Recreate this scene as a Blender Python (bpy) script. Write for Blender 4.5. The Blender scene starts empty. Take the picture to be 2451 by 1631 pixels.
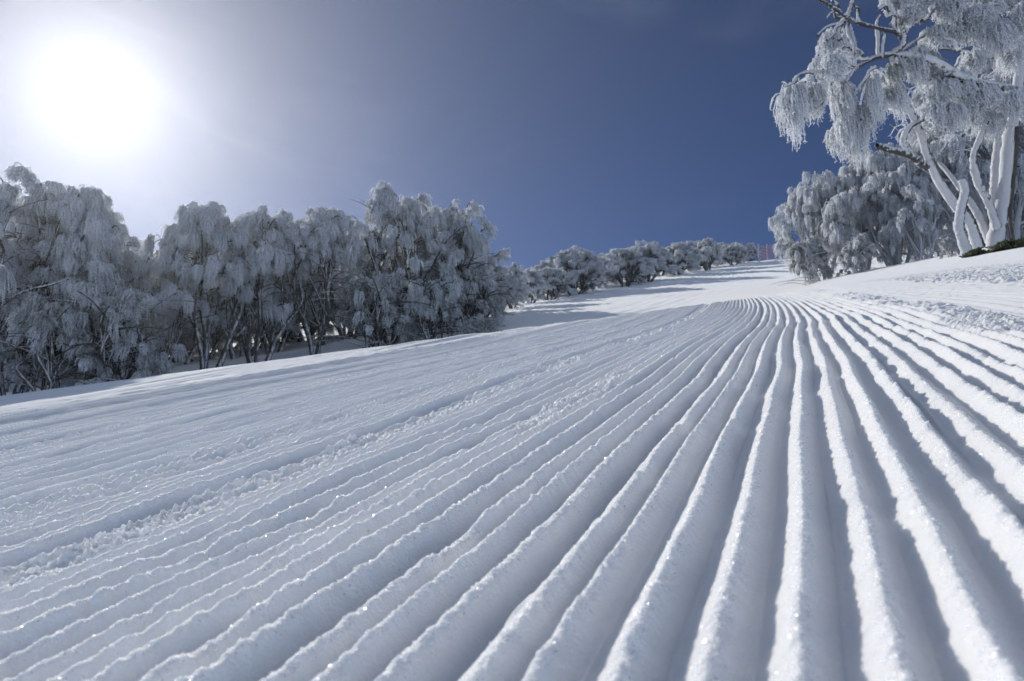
import bpy, math, random
import numpy as np

# ------------------------------------------------------------------ camera, world, sun, exposure
SC = bpy.context.scene
COL = SC.collection
PITCH = math.radians(10.0)
CP, SP = math.cos(PITCH), math.sin(PITCH)
F = 24.0 / 36.0                                     # focal length in frame widths
IW, IH = 1024.0, 681.0
FPX = F * IW

cam_d = bpy.data.cameras.new("camera")
cam = bpy.data.objects.new("camera", cam_d)
COL.objects.link(cam)
cam.location = (0, 0, 0)
cam.rotation_euler = (math.pi / 2 + PITCH, 0, 0)
cam_d.lens, cam_d.sensor_width = 24.0, 36.0
cam_d.clip_start, cam_d.clip_end = 0.01, 3000
cam_d.dof.use_dof = True
cam_d.dof.focus_distance = 1.5
cam_d.dof.aperture_fstop = 11.0
SC.camera = cam


def to_world(x, y, z):                              # slope frame (level with the lens axis) -> world
    return np.stack([x, y * CP - z * SP, y * SP + z * CP], axis=-1)


SUN_PX = (96.0, 86.0)
sv = np.array([(SUN_PX[0] - IW / 2) / FPX, 1.0, (IH / 2 - SUN_PX[1]) / FPX])
SUN = to_world(*sv)
SUN = SUN / np.linalg.norm(SUN)
SUN_EL = math.asin(SUN[2])
SUN_AZ = math.atan2(SUN[0], SUN[1])

world = bpy.data.worlds.new("World")
SC.world = world
world.use_nodes = True
wn, wl = world.node_tree.nodes, world.node_tree.links
wn.clear()


def wnode(t, **kw):
    n = wn.new(t)
    for k, v in kw.items():
        setattr(n, k, v)
    return n


def wmath(op, a, b=None, clamp=False):
    n = wnode('ShaderNodeMath', operation=op, use_clamp=clamp)
    for i, v in enumerate((a, b)):
        if v is None:
            continue
        if isinstance(v, (int, float)):
            n.inputs[i].default_value = v
        else:
            wl.new(v, n.inputs[i])
    return n.outputs[0]


sky = wnode('ShaderNodeTexSky', sky_type='NISHITA', sun_disc=False)
sky.sun_elevation = SUN_EL
sky.sun_rotation = SUN_AZ
sky.altitude = 6500
sky.air_density = 1.0
sky.dust_density = 0.0
sky.ozone_density = 7.0
bg_sky = wnode('ShaderNodeBackground')
bg_sky.inputs['Strength'].default_value = 0.05
tint = wnode('ShaderNodeVectorMath', operation='MULTIPLY')
tint.inputs[1].default_value = (1.07, 0.94, 0.92)
wl.new(sky.outputs[0], tint.inputs[0])
wl.new(tint.outputs[0], bg_sky.inputs['Color'])
# aureole of the sun in the air: falls off with the angle from the sun
tc = wnode('ShaderNodeTexCoord')
nrm = wnode('ShaderNodeVectorMath', operation='NORMALIZE')
wl.new(tc.outputs['Generated'], nrm.inputs[0])
dot = wnode('ShaderNodeVectorMath', operation='DOT_PRODUCT')
wl.new(nrm.outputs[0], dot.inputs[0])
dot.inputs[1].default_value = tuple(SUN)
ang = wmath('ARCCOSINE', wmath('MINIMUM', dot.outputs['Value'], 0.999999))


def lobe(amp, sigma, power):
    q = wmath('POWER', wmath('DIVIDE', ang, sigma), power)
    return wmath('MULTIPLY', wmath('EXPONENT', wmath('MULTIPLY', q, -1.0)), amp)


glow = wmath('ADD', lobe(0.24, 0.09, 1.7), lobe(0.25, 0.24, 1.0))
bg_glow = wnode('ShaderNodeBackground')
bg_glow.inputs['Color'].default_value = (1.0, 0.98, 0.96, 1)
wl.new(glow, bg_glow.inputs['Strength'])
# thin cirrus
mp = wnode('ShaderNodeMapping')
mp.inputs['Rotation'].default_value = (0.2, 0.5, 0.4)
mp.inputs['Scale'].default_value = (2.2, 1.1, 6.0)
wl.new(nrm.outputs[0], mp.inputs[0])
nz = wnode('ShaderNodeTexNoise')
nz.inputs['Scale'].default_value = 1.6
nz.inputs['Detail'].default_value = 6
nz.inputs['Distortion'].default_value = 0.7
wl.new(mp.outputs[0], nz.inputs['Vector'])
cir = wmath('POWER', wmath('MULTIPLY', wmath('SUBTRACT', nz.outputs[0], 0.5), 3.2, True), 1.6)
cir_l = wmath('MULTIPLY', cir, wmath('ADD', lobe(0.07, 0.45, 1.4), 0.022))
bg_cir = wnode('ShaderNodeBackground')
bg_cir.inputs['Color'].default_value = (0.95, 0.98, 1.0, 1)
wl.new(cir_l, bg_cir.inputs['Strength'])
# fill glow added to the unseen sky low behind the camera, lifts the shadows
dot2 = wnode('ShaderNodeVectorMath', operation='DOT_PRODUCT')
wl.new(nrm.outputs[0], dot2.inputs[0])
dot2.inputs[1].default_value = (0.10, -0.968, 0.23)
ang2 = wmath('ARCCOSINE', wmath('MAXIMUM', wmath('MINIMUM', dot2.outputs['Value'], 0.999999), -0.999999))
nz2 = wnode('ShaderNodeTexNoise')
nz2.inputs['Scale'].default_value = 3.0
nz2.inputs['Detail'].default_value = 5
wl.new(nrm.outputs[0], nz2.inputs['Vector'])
bank = wmath('EXPONENT', wmath('MULTIPLY', wmath('POWER', wmath('DIVIDE', ang2, 0.80), 2.0), -1.0))  # bank here is the added fill light, not an observed cloud
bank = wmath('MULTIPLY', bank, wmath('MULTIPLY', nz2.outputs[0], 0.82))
bg_fill = wnode('ShaderNodeBackground')
bg_fill.inputs['Color'].default_value = (0.78, 0.89, 1.0, 1)
wl.new(bank, bg_fill.inputs['Strength'])
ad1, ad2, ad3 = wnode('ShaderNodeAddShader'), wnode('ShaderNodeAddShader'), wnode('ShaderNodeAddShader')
wl.new(ad2.outputs[0], ad3.inputs[0]); wl.new(bg_fill.outputs[0], ad3.inputs[1])
wl.new(bg_sky.outputs[0], ad1.inputs[0]); wl.new(bg_glow.outputs[0], ad1.inputs[1])
wl.new(ad1.outputs[0], ad2.inputs[0]); wl.new(bg_cir.outputs[0], ad2.inputs[1])
wo = wnode('ShaderNodeOutputWorld')
wl.new(ad3.outputs[0], wo.inputs['Surface'])

sun_d = bpy.data.lights.new("sun", 'SUN')
sun_d.energy = 2.6
sun_d.angle = math.radians(0.53)
sun_d.color = (1.0, 0.97, 0.92)
sun_o = bpy.data.objects.new("sun", sun_d)
COL.objects.link(sun_o)
from mathutils import Vector
sun_o.rotation_euler = Vector(SUN).to_track_quat('Z', 'Y').to_euler()
sun_o.location = tuple(SUN * 60)

SC.view_settings.view_transform = 'Standard'
SC.view_settings.look = 'None'
SC.view_settings.exposure = 0.54
SC.view_settings.gamma = 1.0
SC.render.engine = 'CYCLES'
SC.cycles.use_denoising = True
SC.cycles.max_bounces = 16
SC.cycles.transparent_max_bounces = 24
SC.cycles.use_adaptive_sampling = True
SC.cycles.adaptive_threshold = 0.025
SC.cycles.diffuse_bounces = 14
SC.cycles.volume_bounces = 0
SC.cycles.sample_clamp_indirect = 8


# ------------------------------------------------------------------ helpers
def tag(o, label=None, cat=None, group=None, kind=None):
    if label: o['label'] = label
    if cat: o['category'] = cat
    if group: o['group'] = group
    if kind: o['kind'] = kind
    return o


def quad_mesh(name, V, Q, mat, attr=None, smooth=True):
    """V (n,3), Q (m,4) or (m,3) -> mesh"""
    V = np.ascontiguousarray(V, dtype=np.float32)
    Q = np.ascontiguousarray(Q, dtype=np.int32)
    me = bpy.data.meshes.new(name)
    k = Q.shape[1]
    me.vertices.add(len(V)); me.vertices.foreach_set('co', V.ravel())
    me.loops.add(Q.size); me.loops.foreach_set('vertex_index', Q.ravel())
    me.polygons.add(len(Q))
    me.polygons.foreach_set('loop_start', np.arange(0, Q.size, k, dtype=np.int32))
    me.polygons.foreach_set('use_smooth', np.full(len(Q), smooth, dtype=bool))
    if attr is not None:
        a = me.attributes.new('leaf', 'FLOAT', 'POINT')
        a.data.foreach_set('value', np.ascontiguousarray(attr, dtype=np.float32))
    me.update(calc_edges=True)
    me.materials.append(mat)
    return me


def link(name, data, parent=None, loc=None):
    o = bpy.data.objects.new(name, data)
    COL.objects.link(o)
    if parent is not None: o.parent = parent
    if loc is not None: o.location = tuple(loc)
    return o


class MB:
    """collects pieces (verts, quads, per-vertex leaf value) into one mesh"""
    def __init__(self): self.v, self.q, self.a, self.n = [], [], [], 0
    def add(self, V, Q, a=0.0):
        self.v.append(V); self.q.append(Q + self.n)
        self.a.append(np.full(len(V), a) if np.isscalar(a) else a)
        self.n += len(V)
    def mesh(self, name, mat, smooth=True):
        return quad_mesh(name, np.concatenate(self.v), np.concatenate(self.q), mat, np.concatenate(self.a), smooth)


def tubes(P, R, sides=3, rng=None):
    """P (S,n,3) polylines, R (S,n) radii -> verts, quads of S tubes"""
    S, n, _ = P.shape
    T = np.gradient(P, axis=1)
    T /= np.linalg.norm(T, axis=2, keepdims=True) + 1e-9
    ref = np.array([0.31, 0.87, 0.05])
    if rng is not None:
        ref = rng.normal(size=(S, 1, 3))
    N1 = np.cross(T, np.broadcast_to(ref, T.shape))
    N1 /= np.linalg.norm(N1, axis=2, keepdims=True) + 1e-9
    N2 = np.cross(T, N1)
    th = np.arange(sides) * 2 * np.pi / sides
    V = P[:, :, None, :] + R[:, :, None, None] * (np.cos(th)[None, None, :, None] * N1[:, :, None, :] + np.sin(th)[None, None, :, None] * N2[:, :, None, :])
    i = np.arange(n - 1)[:, None]; j = np.arange(sides)[None, :]; j2 = (j + 1) % sides
    q = np.stack([i * sides + j, i * sides + j2, (i + 1) * sides + j2, (i + 1) * sides + j], axis=-1).reshape(-1, 4)
    Q = (np.arange(S)[:, None, None] * (n * sides) + q[None]).reshape(-1, 4)
    return V.reshape(-1, 3), Q


_rt = np.random.RandomState(5)
_GA = _rt.rand(4096) * 2 * np.pi
_GX, _GY = np.cos(_GA), np.sin(_GA)


def _hash(ix, iy, seed):
    h = (ix.astype(np.int64) * 374761393 + iy.astype(np.int64) * 668265263 + seed * 974711) & 0xffffffff
    h = ((h ^ (h >> 13)) * 1274126177) & 0xffffffff
    return (h ^ (h >> 16)) & 4095


def perlin(x, y, seed=0):
    x = np.asarray(x, dtype=np.float64); y = np.asarray(y, dtype=np.float64)
    ix, iy = np.floor(x), np.floor(y)
    fx, fy = x - ix, y - iy
    ux, uy = fx * fx * fx * (fx * (fx * 6 - 15) + 10), fy * fy * fy * (fy * (fy * 6 - 15) + 10)
    def g(dx, dy):
        h = _hash(ix + dx, iy + dy, seed)
        return _GX[h] * (fx - dx) + _GY[h] * (fy - dy)
    a = g(0, 0); b = g(1, 0); c = g(0, 1); d = g(1, 1)
    return ((a + (b - a) * ux) * (1 - uy) + (c + (d - c) * ux) * uy) * 1.5


def hash1(k, seed=0):
    return _hash(k, k * 0 + seed, 77 + seed) / 4095.0


def fbm(x, y, oct=3, seed=0):
    s, a = 0, 1.0
    for i in range(oct):
        s = s + a * perlin(x * 2 ** i, y * 2 ** i, seed + i * 17); a *= 0.5
    return s


def sstep(a, b, x):
    t = np.clip((x - a) / (b - a), 0, 1)
    return t * t * (3 - 2 * t)


# ------------------------------------------------------------------ materials
def new_mat(name):
    m = bpy.data.materials.new(name); m.use_nodes = True
    nt = m.node_tree; nt.nodes.clear()
    out = nt.nodes.new('ShaderNodeOutputMaterial')
    bs = nt.nodes.new('ShaderNodeBsdfPrincipled')
    nt.links.new(bs.outputs[0], out.inputs[0])
    return m, nt, bs, out


def noise_node(nt, scale, detail=3, vec=None):
    n = nt.nodes.new('ShaderNodeTexNoise')
    n.inputs['Scale'].default_value = scale; n.inputs['Detail'].default_value = detail
    if vec is not None: nt.links.new(vec, n.inputs['Vector'])
    return n


def ramp(nt, src, p0, c0, p1, c1):
    r = nt.nodes.new('ShaderNodeValToRGB')
    r.color_ramp.elements[0].position = p0; r.color_ramp.elements[0].color = (*c0, 1)
    r.color_ramp.elements[1].position = p1; r.color_ramp.elements[1].color = (*c1, 1)
    nt.links.new(src, r.inputs[0])
    return r


def mat_snow():
    m, nt, bs, out = new_mat("packed_snow")
    tc = nt.nodes.new('ShaderNodeTexCoord')
    n1 = noise_node(nt, 0.7, 4, tc.outputs['Object'])
    r = ramp(nt, n1.outputs[0], 0.35, (0.925, 0.935, 0.95), 0.65, (0.95, 0.955, 0.965))
    nt.links.new(r.outputs[0], bs.inputs['Base Color'])
    bs.inputs['Roughness'].default_value = 0.8
    bs.inputs['Specular IOR Level'].default_value = 0.05
    bs.inputs['Sheen Weight'].default_value = 0.5          # frosty surface brightens at grazing angles
    bs.inputs['Sheen Roughness'].default_value = 0.55
    bs.inputs['Subsurface Weight'].default_value = 1.0
    bs.inputs['Subsurface Radius'].default_value = (0.9, 1.0, 1.15)
    bs.inputs['Subsurface Scale'].default_value = 0.008
    n2 = noise_node(nt, 420, 3, tc.outputs['Object'])
    n3 = noise_node(nt, 45, 4, tc.outputs['Object'])
    b1 = nt.nodes.new('ShaderNodeBump'); b1.inputs['Strength'].default_value = 0.6; b1.inputs['Distance'].default_value = 0.0028
    b2 = nt.nodes.new('ShaderNodeBump'); b2.inputs['Strength'].default_value = 0.3; b2.inputs['Distance'].default_value = 0.004
    nt.links.new(n2.outputs[0], b1.inputs['Height']); nt.links.new(n3.outputs[0], b2.inputs['Height'])
    nt.links.new(b2.outputs[0], b1.inputs['Normal']); nt.links.new(b1.outputs[0], bs.inputs['Normal'])
    return m


def mat_crystal(name, rough, share, milky):
    """clear ice: lets the snow behind show, with a glossy face that can mirror the sun"""
    m = bpy.data.materials.new(name); m.use_nodes = True
    nt = m.node_tree; nt.nodes.clear()
    out = nt.nodes.new('ShaderNodeOutputMaterial')
    gl = nt.nodes.new('ShaderNodeBsdfGlossy'); gl.inputs['Roughness'].default_value = rough
    gl.inputs['Color'].default_value = (0.97, 0.98, 1.0, 1)
    tp = nt.nodes.new('ShaderNodeBsdfTransparent')
    tl = nt.nodes.new('ShaderNodeBsdfTranslucent'); tl.inputs['Color'].default_value = (0.97, 0.98, 1.0, 1)
    m1 = nt.nodes.new('ShaderNodeMixShader'); m1.inputs[0].default_value = milky
    nt.links.new(gl.outputs[0], m1.inputs[1]); nt.links.new(tl.outputs[0], m1.inputs[2])
    m2 = nt.nodes.new('ShaderNodeMixShader'); m2.inputs[0].default_value = share
    nt.links.new(tp.outputs[0], m2.inputs[1]); nt.links.new(m1.outputs[0], m2.inputs[2])
    nt.links.new(m2.outputs[0], out.inputs[0])
    return m


def mat_rime():
    """rime-coated foliage: white ice with dull olive leaf showing on some strands"""
    m, nt, bs, out = new_mat("rime_foliage")
    at = nt.nodes.new('ShaderNodeAttribute'); at.attribute_name = 'leaf'
    tc = nt.nodes.new('ShaderNodeTexCoord')
    n1 = noise_node(nt, 9.0, 3, tc.outputs['Object'])
    add = nt.nodes.new('ShaderNodeMath'); add.operation = 'MULTIPLY_ADD'
    nt.links.new(n1.outputs[0], add.inputs[0]); add.inputs[1].default_value = 0.7
    nt.links.new(at.outputs['Fac'], add.inputs[2])
    r = ramp(nt, add.outputs[0], 0.55, (0.935, 0.955, 0.98), 1.5, (0.30, 0.32, 0.28))
    r.color_ramp.elements.new(1.0).color = (0.86, 0.875, 0.88, 1)
    nt.links.new(r.outputs[0], bs.inputs['Base Color'])
    bs.inputs['Roughness'].default_value = 0.7
    bs.inputs['Specular IOR Level'].default_value = 0.2
    tr = nt.nodes.new('ShaderNodeBsdfTranslucent')
    nt.links.new(r.outputs[0], tr.inputs['Color'])
    mx = nt.nodes.new('ShaderNodeMixShader'); mx.inputs[0].default_value = 0.5
    nt.links.new(bs.outputs[0], mx.inputs[1]); nt.links.new(tr.outputs[0], mx.inputs[2])
    tp = nt.nodes.new('ShaderNodeBsdfTransparent')          # the rime feathers are lace: open between the crystals
    n2 = noise_node(nt, 60.0, 2, tc.outputs['Object'])
    op = ramp(nt, n2.outputs[0], 0.40, (0.62, 0.62, 0.62), 0.58, (0.10, 0.10, 0.10))
    m2 = nt.nodes.new('ShaderNodeMixShader')
    nt.links.new(op.outputs[0], m2.inputs[0])
    nt.links.new(mx.outputs[0], m2.inputs[1]); nt.links.new(tp.outputs[0], m2.inputs[2])
    nt.links.new(m2.outputs[0], out.inputs[0])
    return m


def mat_bark(name, wind, bias, bark=(0.07, 0.068, 0.065)):
    """bark with rime plastered on its windward side"""
    m, nt, bs, out = new_mat(name)
    ge = nt.nodes.new('ShaderNodeNewGeometry')
    d = nt.nodes.new('ShaderNodeVectorMath'); d.operation = 'DOT_PRODUCT'
    nt.links.new(ge.outputs['Normal'], d.inputs[0])
    w = Vector(wind).normalized(); d.inputs[1].default_value = tuple(w)
    tc = nt.nodes.new('ShaderNodeTexCoord')
    mpb = nt.nodes.new('ShaderNodeMapping'); mpb.inputs['Scale'].default_value = (1.0, 1.0, 0.35)
    nt.links.new(tc.outputs['Object'], mpb.inputs[0])
    n1 = noise_node(nt, 16.0, 8, mpb.outputs[0]); n1.inputs['Roughness'].default_value = 0.7
    a = nt.nodes.new('ShaderNodeMath'); a.operation = 'MULTIPLY_ADD'
    nt.links.new(n1.outputs[0], a.inputs[0]); a.inputs[1].default_value = 1.7
    nt.links.new(d.outputs['Value'], a.inputs[2])
    b = nt.nodes.new('ShaderNodeMath'); b.operation = 'ADD'
    nt.links.new(a.outputs[0], b.inputs[0]); b.inputs[1].default_value = bias
    r = ramp(nt, b.outputs[0], 0.42, bark, 0.66, (0.66, 0.67, 0.70))
    nt.links.new(r.outputs[0], bs.inputs['Base Color'])
    bs.inputs['Roughness'].default_value = 0.75
    bs.inputs['Specular IOR Level'].default_value = 0.2
    bp = nt.nodes.new('ShaderNodeBump'); bp.inputs['Strength'].default_value = 0.6; bp.inputs['Distance'].default_value = 0.03
    n2 = noise_node(nt, 30.0, 8, mpb.outputs[0])
    nt.links.new(n2.outputs[0], bp.inputs['Height']); nt.links.new(bp.outputs[0], bs.inputs['Normal'])
    return m


def mat_plain(name, c0, c1, scale=12, rough=0.7):
    m, nt, bs, out = new_mat(name)
    tc = nt.nodes.new('ShaderNodeTexCoord')
    n1 = noise_node(nt, scale, 4, tc.outputs['Object'])
    r = ramp(nt, n1.outputs[0], 0.35, c0, 0.65, c1)
    nt.links.new(r.outputs[0], bs.inputs['Base Color'])
    bs.inputs['Roughness'].default_value = rough
    return m


SNOW = mat_snow()
GRAIN = mat_crystal("snow_grain", 0.30, 0.40, 0.85)
GLINT = mat_crystal("ice_plate", 0.18, 0.05, 0.0)
RIME = mat_rime()
BARK_SHADE = mat_bark("bark_lightly_rimed", (0.6, -0.5, 0.3), -1.15)
BARK_RIMED = mat_bark("bark_heavily_rimed", (-0.75, -0.35, 0.45), -0.20)

# ------------------------------------------------------------------ terrain (slope frame: x right, y forward, z up from the lens axis)
GA = math.radians(22.8)                             # direction of the grooming passes
UC, US = math.cos(GA), math.sin(GA)
HC = 0.18


def base_z(x, y):
    """the run without its grooves"""
    near = -HC + 0.0364 * y + 0.1378 * x
    near = near + 0.010 * np.sin(0.9 * (y * 0.92 + x * 0.39) + 0.6) * sstep(0.8, 3.0, np.hypot(x, y))
    yy = np.maximum(y, -5)
    far = -1.63 + 0.083 * yy + 0.094 * x
    far = far - 0.04 * np.log1p(np.exp(np.clip(-x - 2, -30, 30)))
    far = far + 0.036 * 6 * np.log1p(np.exp(np.clip((yy - 60) / 6, -30, 30)))
    far = far - 0.26 * 4 * np.log1p(np.exp(np.clip((yy - 116) / 4, -30, 30)))
    far = far + 0.10 * fbm(x * 0.11, y * 0.11, 3, 3) * sstep(10, 30, y)
    y0 = 7.5 + 0.34 * np.maximum(0, -x)
    s = sstep(0, 1, (y - y0) / (12.5 + 0.35 * np.maximum(0, -x)))
    ub = x - (0.42 * y + 0.8 * np.exp(-np.maximum(y, 0) / 10))
    b = sstep(0, 1, (ub + 1.0 + 0.04 * y) / (2.4 + 0.11 * np.abs(y))) * (1 - sstep(55, 80, y))
    bank = near + 0.09 * sstep(2, 7, ub) * fbm(x * 0.35 + 3, y * 0.35, 3, 9) + 0.07 * np.clip(ub - 2.2, 0, 3) * sstep(5, 12, y) * (1 - sstep(24, 45, y))
    s = s * (1 - b)
    z = near * (1 - s) + far * s
    return z * (1 - b) + b * (bank * (1 - 0) if True else 0) if np.isscalar(b) else z * (1 - b) + b * bank


_rr = np.random.RandomState(11)
_pos, _u = [], -14.0
RIDGES = []
while _u < -0.21:
    RIDGES.append(_u); _u += 0.0335 * (0.8 + 0.4 * _rr.rand())
RIDGES += [-0.1936, -0.143, -0.1164, -0.077, -0.038, 0.001]
_u = 0.040
while _u < 0.40:
    RIDGES.append(_u); _u += 0.0392 * (0.9 + 0.2 * _rr.rand())
while _u < 1.6:
    RIDGES.append(_u); _u += 0.052 * (0.85 + 0.3 * _rr.rand())
RIDGES = np.array(RIDGES)


def band(u, c, w, soft=0.4):
    return 1 - sstep(w * (1 - soft), w, np.abs(u - c))


def uv(x, y):
    u = UC * x - US * y
    v = US * x + UC * y
    t = np.clip(v - 2.5, 0, 4)
    lat = 0.010 * t * t + np.maximum(v - 6.5, 0) * 0.08
    lat = lat + 0.0045 * np.sin(v * 3.2 + 0.8) * sstep(0.6, 1.4, v) * (1 - 0.8 * sstep(2.4, 4.0, v)) + 0.006 * perlin(v * 2.3, u * 1.2, 21) * (1 - 0.7 * sstep(2.5, 4.5, v))
    return u + lat, v, u


def detail_z(x, y, cell_r, cell_t):
    """grooves, crumbs and tracks; cell_* = mesh spacing there, used to leave out what the mesh cannot carry"""
    r = np.hypot(x, y) + 1e-6
    ug, v, u = uv(x, y)
    # spacing across the grooves
    cu = np.abs((UC * x - US * y) / r) * cell_r + np.abs((UC * y + US * x) / r) * cell_t
    ph = np.interp(ug, RIDGES, np.arange(len(RIDGES)))
    k = np.round(ph); f = ph - k
    kk = k.astype(np.int64)
    c = 0.5 + 0.5 * np.cos(2 * np.pi * f)
    e = 2.1 - 0.55 * sstep(-0.5, 0.0, u) - 0.35 * sstep(0.05, 0.3, u) - 0.35 * sstep(0.35, 0.5, u)
    cusp = np.clip(1 - np.abs(2 * f), 0, 1) ** (0.9 * e)
    flat_top = 1 - (1 - c ** (1.1 * e)) ** 1.7              # crest with a crusty rounded top
    wl_ = sstep(0.0, -0.35, u)
    prof = (1 - wl_) * (0.7 * c ** e + 0.3 * cusp) + wl_ * flat_top
    amp = 0.0185 * (0.78 + 0.34 * hash1(kk, 1) + sstep(-0.45, -0.9, u) * (0.8 * hash1(kk, 2) + 0.05)) * (1 + 0.30 * perlin(v * 2.6, k * 7.31, 31) + 0.15 * perlin(v * 9, k * 3.1, 33))
    amp = amp * (1 + 0.28 * sstep(0.05, 0.2, u) * perlin(v * 7.5, k * 2.3, 35)) * (1 - 0.62 * sstep(0.34, 0.44, u))
    # seams between passes and crumbled bands
    seam1 = band(ug + 0.015 * perlin(v * 3, 0 * v, 41), -0.66, 0.05) * sstep(-0.2, 0.3, v)
    seam2 = band(ug + 0.01 * perlin(v * 4, 0 * v, 42), -0.385, 0.042) * sstep(0.45, 0.7, v) * (1 - sstep(1.3, 2.0, v)) * sstep(-0.25, 0.1, perlin(v * 3.1, 0 * v + 4.3, 43) + 0.15)
    seam3 = band(ug, -0.95, 0.075) * (0.6 + 0.4 * perlin(v * 2, u * 3, 44))
    seam4 = band(ug, 0.42, 0.11) * sstep(-0.4, 0.3, perlin(v * 1.7, u * 2, 45) + 0.25)
    seam5 = band(ug, -1.75, 0.12) * 0.7
    rough_edge = sstep(0.92, 1.08, ug) * (1 - sstep(1.7, 2.6, ug + 0.5 * perlin(v * 0.7, u * .7, 46)))
    br = np.clip(np.maximum.reduce([seam1 * (0.55 + 0.45 * sstep(-0.25, 0.25, perlin(v * 2.2, 0 * v + 2, 40))), seam2, seam3 * 0.8, seam4, seam5]), 0, 1)
    fade = sstep(0.38, 0.18, cu / 0.04)
    outer = 1 - sstep(1.0, 1.15, ug)
    far_out = 1 - sstep(9, 13, v)
    groove = amp * (prof - 0.40) * (1 - 0.75 * br) * fade * outer * far_out
    # deep groove beside one ridge
    groove = groove - 0.019 * band(ug, -0.1730, 0.016, 0.8) * fade
    lip = 0.010 * band(ug + 0.006 * perlin(v * 14, 0 * v, 48), -0.1635, 0.006, 0.9) * (0.5 + 0.6 * perlin(v * 22, 0 * v + 1, 47)) * fade
    # crumbs: blobs with flat gaps
    cell = np.maximum(cell_r, cell_t)
    def ok(wl): return sstep(0.5, 0.22, cell / wl)
    def blob(wl, seed):
        n = np.abs(perlin(u / wl, v / wl, seed)) + 0.35 * np.abs(perlin(u / wl * 2.3, v / wl * 2.3, seed + 5))
        return np.clip(0.75 - n * 1.6, -0.3, 0.8)
    crumbs = 1.5 * (0.013 * blob(0.05, 51) * ok(0.05) * sstep(-0.2, 0.3, perlin(v * 6, u * 9, 58)) + 0.008 * blob(0.018, 53) * ok(0.018) + 0.0035 * blob(0.008, 54) * ok(0.008)) * br
    crumbs = crumbs + rough_edge * (0.022 * blob(0.12, 55) * ok(0.12) + 0.020 * blob(0.05, 56) * ok(0.05))
    # grain on the ridge tops
    top = (0.18 + 0.82 * c ** 2.5) * np.maximum(fade, 0.25)
    grain = 0.0
    for q, wl in enumerate((0.005, 0.009, 0.016, 0.029)):
        grain = grain + top * 0.17 * wl * perlin(u / wl, v / wl, 61 + q) * ok(wl) * (1.1, 1.0, 0.55, 0.2)[q]
    grain = grain + 0.0013 * c * fade * perlin(v * 34, k * 5.7, 66) + 0.0045 * c * fade * np.clip(perlin(v * 60, k * 9.1, 67) - 0.2, 0, 1) * sstep(0.0, 0.5, perlin(v * 4, k * 3.3, 68)) - 0.0045 * c * fade * sstep(0.35, 0.6, perlin(v * 8, k * 4.4, 69))
    # wider ribs and tracks running with the passes
    tracks = (0.006 + 0.007 * sstep(-0.5, -1.0, u)) * perlin(ug / 0.15, v * 0.25, 71) * ok(0.1) + 0.012 * perlin(ug / 0.55, v * 0.12, 72) * sstep(0.5, 2, np.abs(u))
    tracks = tracks * (1 - sstep(10, 16, v))
    left = sstep(-1.4, -2.4, ug) * (1 - sstep(11, 15, v))
    tracks = tracks + left * (0.018 * np.sin(ug * 2 * np.pi / 0.36 + 1.5 * perlin(v * .2, u * .3, 73)) + 0.012 * perlin(ug / 0.13, v * .3, 74) * ok(0.1) + 0.010 * blob(0.3, 78) * sstep(0.0, 0.4, perlin(ug * .9, v * .15, 79)))
    # far slope: wide ribs of earlier passes, curving with the run
    uf = x - 0.345 * y - 0.004 * (y - 70) * np.abs(y - 70) * 0.5 + 0.6 * np.sin(y * 0.075)
    farm = sstep(18, 28, y) * (1 - sstep(110, 118, y)) * sstep(1.8, -0.2, uf) * sstep(-26, -20, uf)
    fr = 1.3 * np.sin(uf * 2 * np.pi / 0.8) * (0.6 + 0.5 * perlin(uf * 0.8, y * .03, 75)) + 0.8 * perlin(uf * 0.6, y * 0.02, 76)
    fars = farm * 0.026 * fr + 0.05 * fbm(x * 0.4, y * 0.25, 2, 77) * sstep(16, 30, y)
    # wind ripples and lumps on the ungroomed bank
    bank = sstep(1.6, 3.2, ug) * 0.02 * fbm(x * 1.3, y * 0.7, 3, 81)
    return groove + lip + crumbs + grain + tracks + fars + bank


def full_z(x, y, cr=0.0, ct=0.0):
    return base_z(x, y) + detail_z(x, y, cr, ct)


def ground(x, y, lift=0.0):
    x = np.atleast_1d(np.float64(x)); y = np.atleast_1d(np.float64(y))
    p = to_world(x, y, base_z(x, y))[0]
    return p + np.array([0, 0, lift])


def build_ground():
    rs = [0.16]
    while rs[-1] < 165:
        r = rs[-1]
        ra = 0.0027 if r < 1.5 else 0.0024 if r < 8 else 0.0024 + 0.012 * min(1, (r - 8) / 20)
        rs.append(r * (1 + ra))
    rs = np.array([0.03, 0.07, 0.11, 0.14] + rs)
    th = [np.arange(-44, 44, 0.058), np.arange(44, 80, 0.3), np.arange(80, 280, 2.0), np.arange(280, 316, 0.3)]
    th = np.radians(np.concatenate(th))
    R, T = np.meshgrid(rs, th, indexing='ij')
    X, Y = R * np.sin(T), R * np.cos(T)
    dr = np.gradient(rs)[:, None] * np.ones_like(T)
    dth = np.gradient(th)[None, :] * np.ones_like(R)
    Z = np.empty_like(X)
    for a in range(0, len(rs), 100):
        s = slice(a, a + 100)
        Z[s] = full_z(X[s], Y[s], dr[s], R[s] * np.abs(dth[s]))
    V = to_world(X, Y, Z).reshape(-1, 3)
    nr, ntt = R.shape
    i = np.arange(nr - 1)[:, None]; j = np.arange(ntt)[None, :]; j2 = (j + 1) % ntt
    Q = np.stack([i * ntt + j, (i + 1) * ntt + j, (i + 1) * ntt + j2, i * ntt + j2], axis=-1).reshape(-1, 4)
    print("ground", V.shape, V[np.abs(Y.ravel()) < 200].max(0))
    me = quad_mesh("snow_ground", V, Q, SNOW)
    tag(link("snow_ground", me), kind='structure')


build_ground()


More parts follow.
